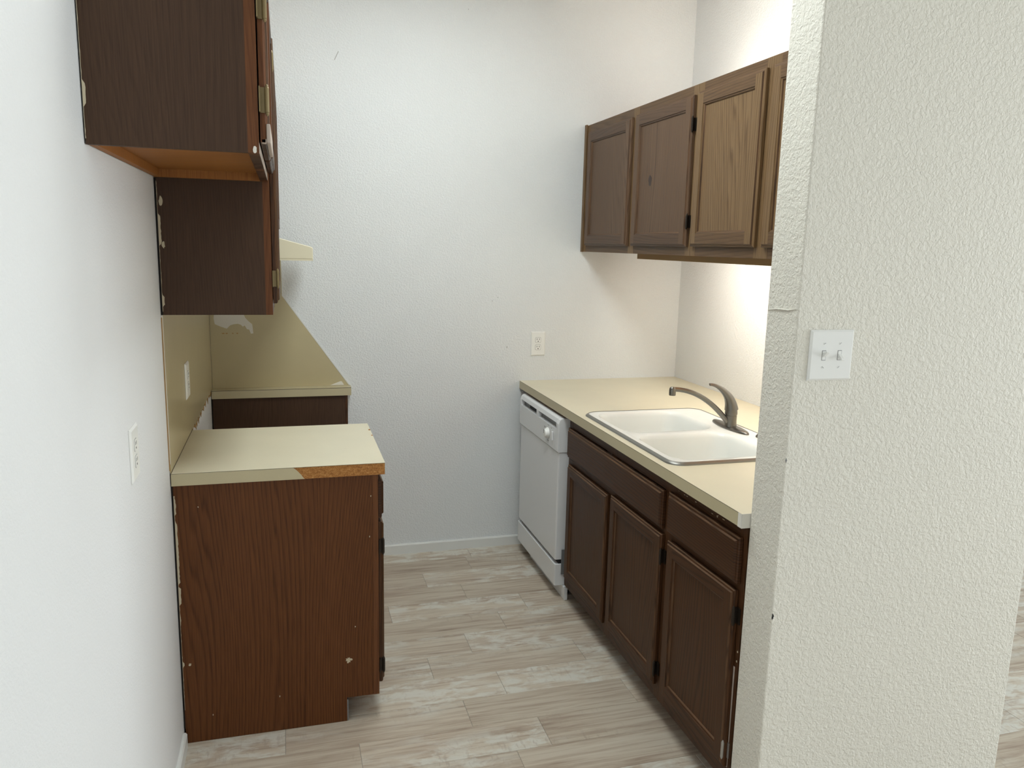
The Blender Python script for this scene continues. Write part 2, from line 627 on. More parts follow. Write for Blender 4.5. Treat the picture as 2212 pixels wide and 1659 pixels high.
# ------------------------------------------------------------------ cabinet parts
def panel_door(parent, xf, sgn, ya, yb, za, zb, mv, mh, hinges=(), hinge_mat='bronze', hinge_side=-1, stile=0.052, name='door', rot=0.0, mark=None):
    """recessed panel door on the plane x = xf, standing proud by sgn * 19 mm; hinge_side -1: at the near end"""
    T = 0.019

    def P(u, v, h):
        return (xf + sgn * h, u, v)
    bm = bmesh.new()
    rings = [(0, 0.001), (0, 0.0105), (0.003, 0.0135), (0.008, 0.0145), (0.011, T)]
    inner = [(stile - 0.010, T), (stile - 0.009, 0.0165), (stile - 0.004, 0.015), (stile, 0.0095)]

    def ring(i, h):
        return [bm.verts.new(P(u, v, h)) for u, v in ((ya + i, za + i), (yb - i, za + i), (yb - i, zb - i), (ya + i, zb - i))]

    def strip(seq, worn_lit):
        R = [ring(i, h) for i, h in seq]
        for n_, (A, B) in enumerate(zip(R, R[1:])):
            for k in range(4):
                f = bm.faces.new((A[k], A[(k + 1) % 4], B[(k + 1) % 4], B[k]))
                f.material_index = 1 if k in (0, 2) else 0
                if (k, n_) in worn_lit:
                    f.material_index += 2
        return R
    strip(rings, {(2, 1), (2, 3), (3, 3)})
    strip(inner, {(0, 2), (1, 2)})
    i0, i1 = 0.011, stile - 0.010

    def quad(u0, u1, v0, v1, mi):
        bm.faces.new([bm.verts.new(P(u, v, T)) for u, v in ((u0, v0), (u1, v0), (u1, v1), (u0, v1))]).material_index = mi
    quad(ya + i0, ya + i1, za + i0, zb - i0, 0)
    quad(yb - i1, yb - i0, za + i0, zb - i0, 0)
    quad(ya + i1, yb - i1, za + i0, za + i1, 1)
    quad(ya + i1, yb - i1, zb - i1, zb - i0, 1)
    bm.faces.new([bm.verts.new(P(u, v, 0.001)) for u, v in ((ya, za), (yb, za), (yb, zb), (ya, zb))])
    me = bpy.data.meshes.new(name)
    bmesh.ops.remove_doubles(bm, verts=bm.verts, dist=1e-6)
    bmesh.ops.recalc_face_normals(bm, faces=bm.faces)
    bm.to_mesh(me)
    bm.free()
    me.materials.append(M[mv])
    me.materials.append(M[mh])
    me.materials.append(M['worn_lit_v'])
    me.materials.append(M['worn_lit_h'])
    d = bpy.data.objects.new(name, me)
    COL.objects.link(d)
    adopt(d, parent)
    s = stile - 0.004
    box('panel', *sorted((xf + sgn * 0.003, xf + sgn * 0.0105)), ya + s, yb - s, za + s, zb - s, mv, d)
    if mark:
        blob('knot', (xf + sgn * 0.0105, mark[0], mark[1]), 0, 0.017, 0.026, sgn * 0.0002, 'knot', d, 0.25)
    for hz in hinges:
        hinge(d, xf, sgn, ya if hinge_side < 0 else yb, hinge_side, hz, hinge_mat)
    if rot:
        # sagging on a loose hinge: pivot at the upper hinge corner
        c = Vector((xf, ya, zb))
        m = Matrix.Translation(c) @ Matrix.Rotation(rot, 4, 'X') @ Matrix.Translation(-c)
        d.matrix_parent_inverse = d.matrix_parent_inverse @ m
        for ch in d.children:
            pass
    return d


def hinge(parent, xf, sgn, ye, side, z, mat):
    """leaf wrapping the door edge, knuckle and finials"""
    bm = bmesh.new()
    h = 0.024
    bx(bm, xf + sgn * 0.0005, xf + sgn * 0.0155, ye + side * 0.0005, ye + side * 0.003, z - h, z + h)
    bx(bm, xf + sgn * 0.0005, xf + sgn * 0.003, ye + side * 0.0005, ye + side * 0.017, z - h, z + h)
    lathe(bm, [(0.0015, -h - 0.006), (0.0036, -h - 0.002), (0.0036, -h), (0.0046, -h + 0.001), (0.0046, h - 0.001), (0.0036, h), (0.0036, h + 0.002), (0.0015, h + 0.006)],
          (xf + sgn * 0.0155, ye + side * 0.0045, z), 10)
    return finish('hinge', bm, mat, parent)


def drawer_front(parent, xf, sgn, ya, yb, za, zb, mat, name='drawer_front'):
    T = 0.019
    bm = bmesh.new()
    R = []
    for i, h in [(0, 0.001), (0, 0.010), (0.004, 0.0125), (0.010, 0.0135), (0.013, T)]:
        R.append([bm.verts.new((xf + sgn * h, u, v)) for u, v in ((ya + i, za + i), (yb - i, za + i), (yb - i, zb - i), (ya + i, zb - i))])
    for n_, (A, B) in enumerate(zip(R, R[1:])):
        for k in range(4):
            bm.faces.new((A[k], A[(k + 1) % 4], B[(k + 1) % 4], B[k])).material_index = 1 if k == 2 and n_ in (1, 3) else 0
    bm.faces.new(R[-1])
    bm.faces.new(R[0])
    return finish(name, bm, [mat, 'worn_lit_h'], parent)


def face_frame(parent, x0, x1, ya, yb, za, zb, stiles, rails, mv, mh, sw=0.04):
    """stiles: list of (y0, y1); rails: list of (z0, z1)"""
    lst = [(x0, x1, a, b, za, zb, 0) for a, b in stiles]
    st = sorted(stiles)
    for (a0, a1), (b0, b1) in zip(st, st[1:]):
        for r0_, r1_ in rails:
            lst.append((x0 + 0.0003, x1 - 0.0003, a1, b0, r0_, r1_, 1))
    return boxes('face_frame', lst, [mv, mh], parent)


def ragged_line(name, parent, y, x0, z0, z1, w, mat, n=24, seed=1):
    """broken run of old caulk up the edge of a panel that faces the room"""
    rnd = random.Random(seed)
    bm = bmesh.new()
    m = int((z1 - z0) / 0.007)
    wd, rows = 0.0, []
    for i in range(m + 1):
        if rnd.random() < 0.22:
            wd = rnd.random() ** 2.5 if rnd.random() < 0.5 else 0.0
        z = z0 + (z1 - z0) * i / m
        q = 0.0006 + w * max(0.0, wd + rnd.uniform(-0.15, 0.12))
        rows.append([bm.verts.new(p) for p in ((x0, y, z), (x0 + q, y - 0.0010, z), (x0, y - 0.002, z))])
    for A, B in zip(rows, rows[1:]):
        bm.faces.new((A[0], A[1], B[1], B[0]))
        bm.faces.new((A[2], A[1], B[1], B[2]))
    o = finish(name, bm, mat, parent)
    return o


# ------------------------------------------------------------------ run along the left wall
# cabinet over the empty refrigerator space
Y1, Z1, ZT = -2.255, 1.790, 2.236
FX = 0.311
c1 = thing('wall_cabinet', 'dark wood wall cabinet with a bare orange underside over the empty refrigerator space', 'cabinet', (0.002, (Y1 + YN) / 2, Z1))
box('side_panel', 0.003, FX - 0.021, Y1, Y1 + 0.016, Z1, ZT, 'veneer_dark', c1)
box('side_panel', 0.003, FX - 0.021, YN - 0.017, YN - 0.001, Z1, ZT, 'orange', c1)
box('bottom_panel', 0.018, FX - 0.021, Y1 + 0.016, YN - 0.017, Z1 + 0.022, Z1 + 0.034, 'orange', c1)['label'] = 'bare orange-brown cabinet bottom'
box('back_rail', 0.003, 0.018, Y1 + 0.016, YN - 0.017, Z1 + 0.001, Z1 + 0.06, 'orange', c1)
box('top_panel', 0.003, FX - 0.021, Y1 + 0.016, YN - 0.017, ZT - 0.016, ZT, 'orange', c1)
face_frame(c1, FX - 0.021, FX, Y1, YN, Z1, ZT, [(Y1, Y1 + 0.038), ((Y1 + YN) / 2 - 0.02, (Y1 + YN) / 2 + 0.02), (YN - 0.04, YN - 0.001)], [(Z1, Z1 + 0.038), (ZT - 0.04, ZT)], 'frame_edge', 'oak_h')
ym = (Y1 + YN) / 2
d = panel_door(c1, FX + 0.002, 1, Y1 + 0.012, ym - 0.012, Z1 + 0.022, ZT - 0.03, 'frame_edge', 'oak_h', (1.892, 2.066), 'brass', -1)
boxes('worn_bottom_edge', [(FX + 0.0145, FX + 0.0225, Y1 + 0.011, Y1 + 0.30, Z1 + 0.0215, Z1 + 0.058), (FX + 0.004, FX + 0.0145, Y1 + 0.012, Y1 + 0.03, Z1 + 0.0205, Z1 + 0.03)], 'wear_sheen', d, 0.002)['label'] = 'chipped pale lower corner'
panel_door(c1, FX + 0.002, 1, ym + 0.012, YN - 0.012, Z1 + 0.022, ZT - 0.03, 'oak_v', 'oak_h')
boxes('lit_frame_edge', [(FX, FX + 0.0006, Y1 + 0.001, YN - 0.05, Z1 + 0.0005, Z1 + 0.02)], 'wear_sheen', c1)['label'] = 'pale lower frame edge with reflected light painted on'  # pale strip paints the light reflected off the lower rail
blob('paint_chip', (FX - 0.008, Y1 - 0.0002, Z1 + 0.006), 1, 0.004, 0.010, -0.0006, 'paper', c1)
ragged_line('caulk_line', c1, Y1, 0.003, Z1 + 0.01, 2.2, 0.005, 'flake', seed=8)

# cabinet over the near worktop
Z2 = 1.397
c2 = thing('wall_cabinet', 'tall dark wood wall cabinet hanging above the short worktop', 'cabinet', (0.002, (YN + YF) / 2, Z2))
box('side_panel', 0.006, FX - 0.016, YN, YN + 0.016, Z2, Z1 + 0.02, 'veneer_dark', c2)
box('side_panel', 0.003, FX - 0.016, YN + 0.0005, YN + 0.016, Z1 + 0.021, ZT, 'veneer_dark', c2)
box('side_panel', 0.003, FX - 0.016, YF - 0.017, YF - 0.001, Z2, ZT, 'veneer_dark', c2)
box('bottom_panel', 0.003, FX - 0.016, YN + 0.016, YF - 0.017, Z2 + 0.018, Z2 + 0.03, 'orange', c2)
box('top_panel', 0.003, FX - 0.016, YN + 0.016, YF - 0.017, ZT - 0.016, ZT, 'orange', c2)
ym = (YN + YF) / 2
face_frame(c2, FX - 0.016, FX + 0.004, YN, YF, Z2, ZT, [(YN, YN + 0.036), (ym - 0.018, ym + 0.018), (YF - 0.036, YF - 0.001)], [(Z2, Z2 + 0.04), (ZT - 0.04, ZT)], 'frame_edge', 'oak_h')
panel_door(c2, FX + 0.005, 1, YN + 0.012, ym - 0.010, Z2 + 0.034, ZT - 0.03, 'oak_v', 'oak_h', (1.506, 2.13), 'brass', -1)
panel_door(c2, FX + 0.005, 1, ym + 0.010, YF - 0.012, Z2 + 0.034, ZT - 0.03, 'oak_v', 'oak_h')
ragged_line('caulk_line', c2, YN, 0.006, Z2 + 0.01, Z1 - 0.01, 0.007, 'flake', seed=5)
blob('paint_chip', (0.016, YN - 0.0002, 1.724), 1, 0.006, 0.016, -0.0006, 'flake', c2)
blob('paint_chip', (0.017, YN - 0.0002, 1.60), 1, 0.005, 0.012, -0.0006, 'flake', c2)
box('wall_gap', 0.0005, 0.006, YN - 0.001, YN + 0.012, Z2, Z1 - 0.002, 'dark', c2)

# cabinet over the hood
Z3 = 1.630
YH = -0.106
c3 = thing('wall_cabinet', 'short dark wood wall cabinet above the almond range hood', 'cabinet', (0.002, (YF + YH) / 2, Z3))
box('side_panel', 0.003, FX - 0.016, YF, YF + 0.016, Z3, ZT, 'veneer_dark', c3)
box('side_panel', 0.003, FX - 0.016, YH - 0.016, YH, Z3, ZT, 'veneer_dark', c3)
box('filler_strip', FX - 0.016, FX + 0.003, YH + 0.0005, -0.001, Z3, ZT, 'oak_v', c3)
box('bottom_panel', 0.003, FX - 0.016, YF + 0.016, YH - 0.016, Z3 + 0.012, Z3 + 0.024, 'orange', c3)
box('top_panel', 0.003, FX - 0.016, YF + 0.016, YH - 0.016, ZT - 0.016, ZT, 'orange', c3)
ym = (YF + YH) / 2
face_frame(c3, FX - 0.016, FX + 0.003, YF, YH, Z3, ZT, [(YF, YF + 0.036), (ym - 0.018, ym + 0.018), (YH - 0.036, YH)], [(Z3, Z3 + 0.04), (ZT - 0.04, ZT)], 'oak_v', 'oak_h')
panel_door(c3, FX + 0.004, 1, YF + 0.012, ym - 0.010, Z3 + 0.03, ZT - 0.03, 'oak_v', 'oak_h')
panel_door(c3, FX + 0.004, 1, ym + 0.010, YH - 0.012, Z3 + 0.03, ZT - 0.03, 'oak_v', 'oak_h')

# range hood
hd = thing('range_hood', 'almond metal range hood with a sloping front under the cabinet', 'range hood', (0.2, (YF + YH) / 2, 1.547))
hp = [(0.004, 1.547), (0.455, 1.547), (0.455, 1.594), (0.449, 1.599), (0.335, 1.6285), (0.004, 1.6285)]
prism('hood_shell', [(0.004, 1.553), (0.455, 1.553)] + hp[2:], 1, YF + 0.002, YH - 0.002, 'hood', hd, 0.002)
boxes('hood_lip', [(0.004, 0.455, YF + 0.002, YF + 0.02, 1.547, 1.553), (0.004, 0.455, YH - 0.02, YH - 0.002, 1.547, 1.553), (0.437, 0.455, YF + 0.02, YH - 0.02, 1.547, 1.553)], 'hood', hd)
box('switch', 0.4555, 0.459, -0.52, -0.49, 1.568, 1.582, 'slot', hd)
box('switch', 0.4555, 0.459, -0.47, -0.44, 1.568, 1.582, 'slot', hd)
box('grease_filter', 0.08, 0.40, YF + 0.15, YH - 0.15, 1.549, 1.5529, 'zinc', hd)

# base cabinet at the near end
YB = -1.436
FB = 0.629
b1 = thing('base_cabinet', 'reddish-brown oak base cabinet with a grained end panel and toe notch', 'cabinet', (0.3, (YB + YF) / 2, 0))
prism('side_panel', [(0.005, 0.001), (0.519, 0.001), (0.519, 0.0875), (FB - 0.019, 0.0875), (FB - 0.019, H - CT - 0.0005), (0.005, H - CT - 0.0005)], 1, YB, YB + 0.016, 'veneer', b1)['label'] = 'oak veneer end panel with cathedral grain'
prism('side_panel', [(0.005, 0.001), (0.519, 0.001), (0.519, 0.0875), (FB - 0.019, 0.0875), (FB - 0.019, H - CT - 0.0005), (0.005, H - CT - 0.0005)], 1, YF - 0.028, YF - 0.012, 'veneer', b1)
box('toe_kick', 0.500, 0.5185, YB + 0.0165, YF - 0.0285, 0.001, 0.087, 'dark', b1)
box('bottom_panel', 0.005, FB - 0.02, YB + 0.0165, YF - 0.0285, 0.088, 0.104, 'orange', b1)
boxes('toe_edge', [(0.5195, 0.5235, YB + 0.001, YB + 0.012, 0.001, 0.08)], 'appl_grey', b1)
face_frame(b1, FB - 0.0185, FB, YB, YF - 0.012, 0.0865, H - CT - 0.0005, [(YB, YB + 0.038), (YF - 0.05, YF - 0.012)], [(0.0865, 0.125), (0.68, 0.715), (H - CT - 0.04, H - CT - 0.0005)], 'frame_edge', 'oak_h')
drawer_front(b1, FB + 0.001, 1, YB + 0.012, YF - 0.024, 0.718, 0.852, 'oak_h')
panel_door(b1, FB + 0.001, 1, YB + 0.012, YF - 0.024, 0.125, 0.705, 'oak_v', 'oak_h', (0.62, 0.19), 'bronze', -1)
ragged_line('caulk_line', b1, YB, 0.006, 0.12, 0.84, 0.007, 'flake', seed=11)
box('wall_gap', 0.0005, 0.005, YB - 0.0005, YB + 0.012, 0.055, H - CT - 0.001, 'dark', b1)
blob('paint_scuff', (0.527, YB - 0.0001, 0.228), 1, 0.013, 0.015, -0.0005, 'flake', b1, 0.75, 18)
blob('paint_scuff', (0.028, YB - 0.0001, 0.275), 1, 0.006, 0.006, -0.0005, 'flake', b1, 0.6)
for sx_, sz_ in ((0.605, 0.80), (0.60, 0.66), (0.55, 0.345), (0.075, 0.80), (0.09, 0.09), (0.30, 0.125)):
    blob('paint_scuff', (sx_, YB - 0.0001, sz_), 1, 0.002, 0.0035, -0.0004, 'flake', b1, 0.5, 8)

# its worktop
k1 = thing('worktop', 'short beige laminate worktop with a torn edge baring particle board', 'countertop', (0.3, (YN + YF) / 2, H - CT))
box('substrate', 0.003, DL - 0.001, YN + 0.0012, YF, H - CT, H - 0.0022, 'pboard', k1)
box('top_sheet', 0.003, DL, YN, YF, H - 0.0012, H, 'lam', k1)
box('seam', 0.003, DL - 0.0004, YN + 0.0004, YF, H - 0.0022, H - 0.0012, 'seam', k1)
cut = [(0.003, H - CT), (0.396, H - CT), (0.391, H - 0.034), (0.386, H - 0.026), (0.379, H - 0.018), (0.372, H - 0.010), (0.366, H - 0.005), (0.362, H - 0.0023), (0.003, H - 0.0023)]
prism('edge_band', cut, 1, YN, YN + 0.0011, 'lam_shaded', k1)
box('edge_band', DL - 0.0009, DL, YN + 0.0012, YF, H - CT, H - 0.0023, 'lam_shaded', k1)
ch = [(DL - 0.0006, YF - 0.05), (DL + 0.0006, YF - 0.09), (DL + 0.0006, YF - 0.12)]
blob('edge_chip', (DL - 0.004, YF - 0.11, H - 0.0001), 2, 0.005, 0.012, 0.0003, 'pboard', k1)
blob('edge_chip', (DL - 0.003, YF - 0.20, H - 0.0001), 2, 0.004, 0.009, 0.0003, 'pboard', k1)

# filler cabinet by the end wall and its narrow worktop
b2 = thing('filler_cabinet', 'narrow dark wood filler panel against the end wall past the range gap', 'cabinet', (0.3, -0.03, 0))
box('side_panel', 0.006, 0.622, -0.055, -0.039, 0.001, H - CT - 0.0005, 'veneer_dark', b2)
box('front_strip', 0.6225, 0.634, -0.056, -0.0135, 0.001, H - CT - 0.0005, 'oak_v', b2)
box('wall_gap', 0.0005, 0.0055, -0.054, -0.03, 0.001, H - CT - 0.001, 'dark', b2)
k2 = thing('worktop', 'narrow beige laminate worktop strip against the end wall', 'countertop', (0.3, -0.03, H - CT))
box('substrate', 0.004, DL - 0.001, YR + 0.0012, -0.001, H - CT, H - 0.0022, 'pboard', k2)
box('top_sheet', 0.004, DL, YR, -0.001, H - 0.0012, H, 'lam_shaded', k2)
box('seam', 0.004, DL - 0.0002, YR + 0.0002, -0.001, H - 0.0032, H - 0.0012, 'seam', k2)
box('edge_band', 0.004, DL, YR, YR + 0.0011, H - CT, H - 0.0032, 'lam_shaded', k2)
box('edge_band', DL - 0.0009, DL, YR + 0.0012, -0.001, H - CT, H - 0.0032, 'lam_shaded', k2)

# backsplash on the side wall
s1 = thing('backsplash', 'flat beige laminate backsplash along the side wall under the wall cabinet', 'backsplash', (0.001, -0.7, H))
rnd = random.Random(4)
low = []
yy = -0.03
while yy > YF - 0.005:
    low.append((yy, 0.912 + rnd.uniform(-0.006, 0.008)))
    yy -= rnd.uniform(0.012, 0.03)
prism('laminate_sheet', [(YN + 0.004, H + 0.0005), (YN + 0.004, 1.396), (-0.0045, 1.396), (-0.0045, 0.915)] + low + [(YF, H + 0.0005)], 0, 0.0006, 0.0035, 'lam_splash', s1)
lo2 = [(a, b - 0.001) for a, b in low if a > YF + 0.01]
prism('glue_residue', [(lo2[0][0], lo2[0][1] + 0.003)] + [(a, b - rnd.uniform(0.002, 0.028)) for a, b in lo2[1:-1]] + [(lo2[-1][0], lo2[-1][1] + 0.003)] + [(a, b + 0.0035) for a, b in reversed(lo2[1:-1])], 0, 0.0003, 0.0016, 'glue', s1)
box('edge_strip', 0.0004, 0.0045, YN - 0.002, YN + 0.0035, H + 0.03, 1.396, 'paper', s1)['label'] = 'white caulked near edge'
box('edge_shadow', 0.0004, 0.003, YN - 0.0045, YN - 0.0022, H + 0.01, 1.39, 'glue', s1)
box('corner_seam', 0.0006, 0.0042, -0.0044, -0.0036, 0.915, 1.396, 'seam', s1)
box('counter_seam', 0.0036, 0.0045, YN + 0.004, YF, H + 0.0001, H + 0.0016, 'seam', s1)

s2 = thing('backsplash', 'beige laminate panel with a slanting edge on the end wall beside the range gap', 'backsplash', (0.2, -0.001, H))
poly = [(0.0045, H + 0.0005), (0.643, H + 0.0005), (0.334, 1.357), (0.334, 1.545), (0.0045, 1.545)]
prism('laminate_sheet', poly, 1, -0.0036, -0.0006, 'lam_splash', s2)
dv = Vector((0.334 - 0.643, 1.357 - H - 0.0005)).normalized()
nv = Vector((dv.y, -dv.x))
a = Vector((0.643, H + 0.0008)) + nv * 0.0006
b_ = Vector((0.334, 1.357)) + nv * 0.0006
prism('slant_trim', [tuple(a), tuple(b_), tuple(b_ + nv * 0.006), tuple(a + nv * 0.006)], 1, -0.0042, -0.0004, 'trim', s2)['label'] = 'thin white caulked slanting edge'
patch = [(0.026, 1.223), (0.049, 1.212), (0.079, 1.201), (0.095, 1.217), (0.111, 1.222), (0.130, 1.224), (0.143, 1.219), (0.152, 1.210), (0.160, 1.216), (0.170, 1.198), (0.180, 1.196), (0.187, 1.176), (0.198, 1.178), (0.196, 1.205), (0.194, 1.222), (0.178, 1.236), (0.164, 1.252), (0.150, 1.285), (0.11, 1.31), (0.06, 1.31), (0.026, 1.285), (0.022, 1.25)]
prism('torn_patch', patch, 1, -0.0041, -0.0037, 'paper', s2)['label'] = 'white patch where the laminate was torn off'
prism('torn_patch', [(0.553, H + 0.002), (0.603, 0.935), (0.610, 0.934), (0.621, H + 0.002)], 1, -0.0041, -0.0037, 'paper', s2)
for px_, w_ in ((0.062, 0.008), (0.078, 0.006), (0.105, 0.004), (0.125, 0.005)):
    blob('stain', (px_, -0.0037, 1.178), 1, w_, 0.003, -0.0002, 'glue', s2)


# marks on the plaster
bm = bmesh.new()
tube(bm, [Vector((XS - 0.0004, YSF - 0.006, 1.473)), Vector((XS - 0.001, -2.19, 1.478)), Vector((XS - 0.0008, -2.24, 1.479)), Vector((XS - 0.0004, YS + 0.006, 1.484))], [0.0012, 0.0026, 0.0022, 0.001], 8)
finish('plaster_ridge', bm, 'wall_warm', wf, smooth=True)
blob('chipped_corner', (XS + 0.004, YS - 0.0002, 0.676), 1, 0.004, 0.011, -0.0006, 'slot', wf, 0.6)
blob('chipped_corner', (XS + 0.003, YS - 0.0002, 1.10), 1, 0.003, 0.008, -0.0006, 'appl_grey', wf, 0.6)
for mx, mz, ma, mb in ((1.463, 1.094, 0.003, 0.007), (1.378, 1.336, 0.003, 0.004), (1.408, 1.355, 0.0025, 0.004), (1.233, 2.735, 0.002, 0.004)):
    blob('wall_mark', (mx, -0.0002, mz), 1, ma, mb, -0.0003, 'mark', wb, 0.5)
prism('wall_mark', [(0.596, 2.452), (0.600, 2.452), (0.618, 2.490), (0.615, 2.492)], 1, -0.0005, -0.0002, 'mark', wb)

# ------------------------------------------------------------------ electrical plates
def plate_base(parent, ax, sgn, at, c1_, c2_, wd, ht, th=0.006):
    """bevelled cover plate centred on c1_ (level) and c2_ (height)"""
    bm = bmesh.new()
    R = []
    for i, h in ((0, 0.0003), (0, 0.002), (0.005, th)):
        ring = []
        for u, v in ((-wd / 2 + i, -ht / 2 + i), (wd / 2 - i, -ht / 2 + i), (wd / 2 - i, ht / 2 - i), (-wd / 2 + i, ht / 2 - i)):
            p = [0, 0, 0]
            p[ax] = at + sgn * h
            p[1 - ax] = c1_ + u
            p[2] = c2_ + v
            ring.append(bm.verts.new(p))
        R.append(ring)
    for A, B in zip(R, R[1:]):
        for k in range(4):
            bm.faces.new((A[k], A[(k + 1) % 4], B[(k + 1) % 4], B[k]))
    bm.faces.new(R[-1])
    bm.faces.new(R[0])
    return finish('cover_plate', bm, 'plastic', parent)


def plate_bits(name, parent, ax, sgn, at, polys, h0, h1, mat):
    """small raised or dark details on a plate: polygons in (level, height)"""
    return prism(name, polys, ax, at + sgn * h0, at + sgn * h1, mat, parent)


def circ(cx, cy, r, n=12, ry=None):
    ry = ry or r
    return [(cx + r * math.cos(2 * math.pi * i / n), cy + ry * math.sin(2 * math.pi * i / n)) for i in range(n)]


def duplex(label, ax, sgn, at, c, z, wd, ht):
    t = thing('wall_outlet', label, 'outlet', (c, at, z - ht / 2) if ax == 1 else (at, c, z - ht / 2))
    plate_base(t, ax, sgn, at, c, z, wd, ht)
    for dz in (0.0195, -0.0195):
        face = []
        for i in range(24):
            a = 2 * math.pi * i / 24
            face.append((c + 0.0172 * max(-0.86, min(0.86, math.cos(a) * 1.06)), z + dz + 0.0165 * max(-0.84, min(0.84, math.sin(a) * 1.05))))
        ring = [(c + (p[0] - c) * 1.07, z + dz + (p[1] - z - dz) * 1.07) for p in face]
        plate_bits('socket_rim', t, ax, sgn, at, ring, 0.0055, 0.0062, 'appl_grey')
        s = plate_bits('socket', t, ax, sgn, at, face, 0.0056, 0.0074, 'plastic')
        for du in (-0.0062, 0.0062):
            plate_bits('slot', s, ax, sgn, at, [(c + du - 0.0012, z + dz + 0.0005), (c + du + 0.0012, z + dz + 0.0005), (c + du + 0.0012, z + dz + 0.0085), (c + du - 0.0012, z + dz + 0.0085)], 0.0073, 0.0077, 'slot')
        plate_bits('slot', s, ax, sgn, at, circ(c, z + dz - 0.007, 0.0028, 10), 0.0073, 0.0077, 'slot')
    plate_bits('screw', t, ax, sgn, at, circ(c, z, 0.0024, 10), 0.0058, 0.0066, 'plastic')
    return t


duplex('white duplex outlet on the end wall above the sink worktop', 1, -1, 0.0, 1.6325, 1.1115, 0.080, 0.128)
duplex('white outlet low on the bare side wall of the refrigerator space', 0, 1, 0.0, -1.98, 1.122, 0.088, 0.127)
duplex('white outlet standing proud of the beige side wall backsplash', 0, 1, 0.0037, -0.962, 1.120, 0.09, 0.128)

sw = thing('light_switch', 'white double toggle light switch on the short cream wall', 'light switch', (1.666, YS, 1.306))
SC, SZ = 1.6663, 1.3694
plate_base(sw, 1, -1, YS, SC, SZ, 0.1276, 0.1276, 0.0065)
for k_, (du, up_) in enumerate(((-0.023, True), (0.023, False))):
    plate_bits('toggle_slot', sw, 1, -1, YS, [(SC + du - 0.0058, SZ - 0.0125), (SC + du + 0.0058, SZ - 0.0125), (SC + du + 0.0058, SZ + 0.0125), (SC + du - 0.0058, SZ + 0.0125)], 0.006, 0.0068, 'appl_grey')
    plate_bits('toggle_collar', sw, 1, -1, YS, [(SC + du - 0.0048, SZ - 0.0112), (SC + du + 0.0048, SZ - 0.0112), (SC + du + 0.0048, SZ + 0.0112), (SC + du - 0.0048, SZ + 0.0112)], 0.006, 0.0074, 'plastic')
    q = 1 if up_ else -1
    prof = [(YS - 0.006, SZ - 0.005), (YS - 0.006, SZ + 0.005), (YS - 0.021, SZ + q * 0.0095 + 0.0028), (YS - 0.0225, SZ + q * 0.0095), (YS - 0.021, SZ + q * 0.0095 - 0.0028)]
    prism('toggle', prof, 0, SC + du - 0.0042, SC + du + 0.0042, 'plastic', sw, 0.0006)
    for dz in (0.030, -0.030):
        s_ = plate_bits('screw', sw, 1, -1, YS, circ(SC + du, SZ + dz, 0.0032, 12), 0.0062, 0.0072, 'plastic')
        an = random.Random(k_ * 3 + int(dz > 0)).uniform(0, 3)
        ca, sa = math.cos(an), math.sin(an)
        plate_bits('slot', s_, 1, -1, YS, [(SC + du + ca * 0.003 * a_ - sa * 0.0005 * b2_, SZ + dz + sa * 0.003 * a_ + ca * 0.0005 * b2_) for a_, b2_ in ((-1, -1), (1, -1), (1, 1), (-1, 1))], 0.0071, 0.0074, 'appl_grey')

# ------------------------------------------------------------------ run along the right wall
FR = XS                         # face frame plane of the base cabinets (x = 1.562), doors stand towards -x
TKX = 1.640


def base_right(label, ya, yb, stiles, rails, x_side=2.2):
    t = thing('base_cabinet', label, 'cabinet', (1.85, (ya + yb) / 2, 0))
    pts = [(TKX, 0.001), (x_side, 0.001), (x_side, H - CT - 0.0005), (FR + 0.0195, H - CT - 0.0005), (FR + 0.0195, 0.076), (TKX, 0.076)]
    prism('side_panel', pts, 1, ya, ya + 0.016, 'veneer', t)
    prism('side_panel', pts, 1, yb - 0.016, yb, 'veneer', t)
    box('bottom_panel', FR + 0.02, x_side, ya + 0.0165, yb - 0.0165, 0.0765, 0.09, 'orange', t)
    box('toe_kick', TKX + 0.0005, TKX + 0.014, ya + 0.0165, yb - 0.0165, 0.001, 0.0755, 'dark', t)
    lst = [(FR, FR + 0.019, a_, b__, 0.075, H - CT - 0.0005, 0) for a_, b__ in stiles]
    st = sorted(stiles)
    for (a0, a1), (q0, q1) in zip(st, st[1:]):
        for r0_, r1_ in rails:
            lst.append((FR + 0.0003, FR + 0.0187, a1, q0, r0_, r1_, 1))
    boxes('face_frame', lst, ['oak_v', 'oak_h'], t)
    return t


RL = [(0.075, 0.15), (0.66, 0.715), (H - CT - 0.045, H - CT - 0.0005)]
b3 = base_right('dark oak sink base cabinet with two doors beside the dishwasher', -1.685, -0.722, [(-1.685, -1.65), (-1.245, -1.2), (-0.765, -0.722)], RL)
drawer_front(b3, FR - 0.001, -1, -1.663, -0.737, 0.694, 0.828, 'oak_h', 'false_drawer_front')
panel_door(b3, FR - 0.001, -1, -1.202, -0.752, 0.124, 0.664, 'oak_v', 'oak_h', stile=0.056)
panel_door(b3, FR - 0.001, -1, -1.670, -1.236, 0.128, 0.676, 'oak_v', 'oak_h', (0.600, 0.190), 'bronze', -1, stile=0.056)
b4 = base_right('dark oak base cabinet with one drawer and a sagging door by the short wall', -2.145, -1.686, [(-2.145, -2.108), (-1.73, -1.686)], RL)
drawer_front(b4, FR - 0.001, -1, -2.126, -1.700, 0.700, 0.836, 'oak_h')
panel_door(b4, FR - 0.001, -1, -2.122, -1.712, 0.134, 0.680, 'oak_v', 'oak_h', (0.606,), 'bronze', -1, stile=0.056, rot=math.radians(-0.9))
box('worn_gap', FR - 0.0012, FR - 0.0004, -2.132, -2.112, 0.13, 0.45, 'wear_sheen', b4)
hinge(b4, FR - 0.001, -1, -2.120, -1, 0.186, 'zinc')['label'] = 'bright zinc lower hinge'
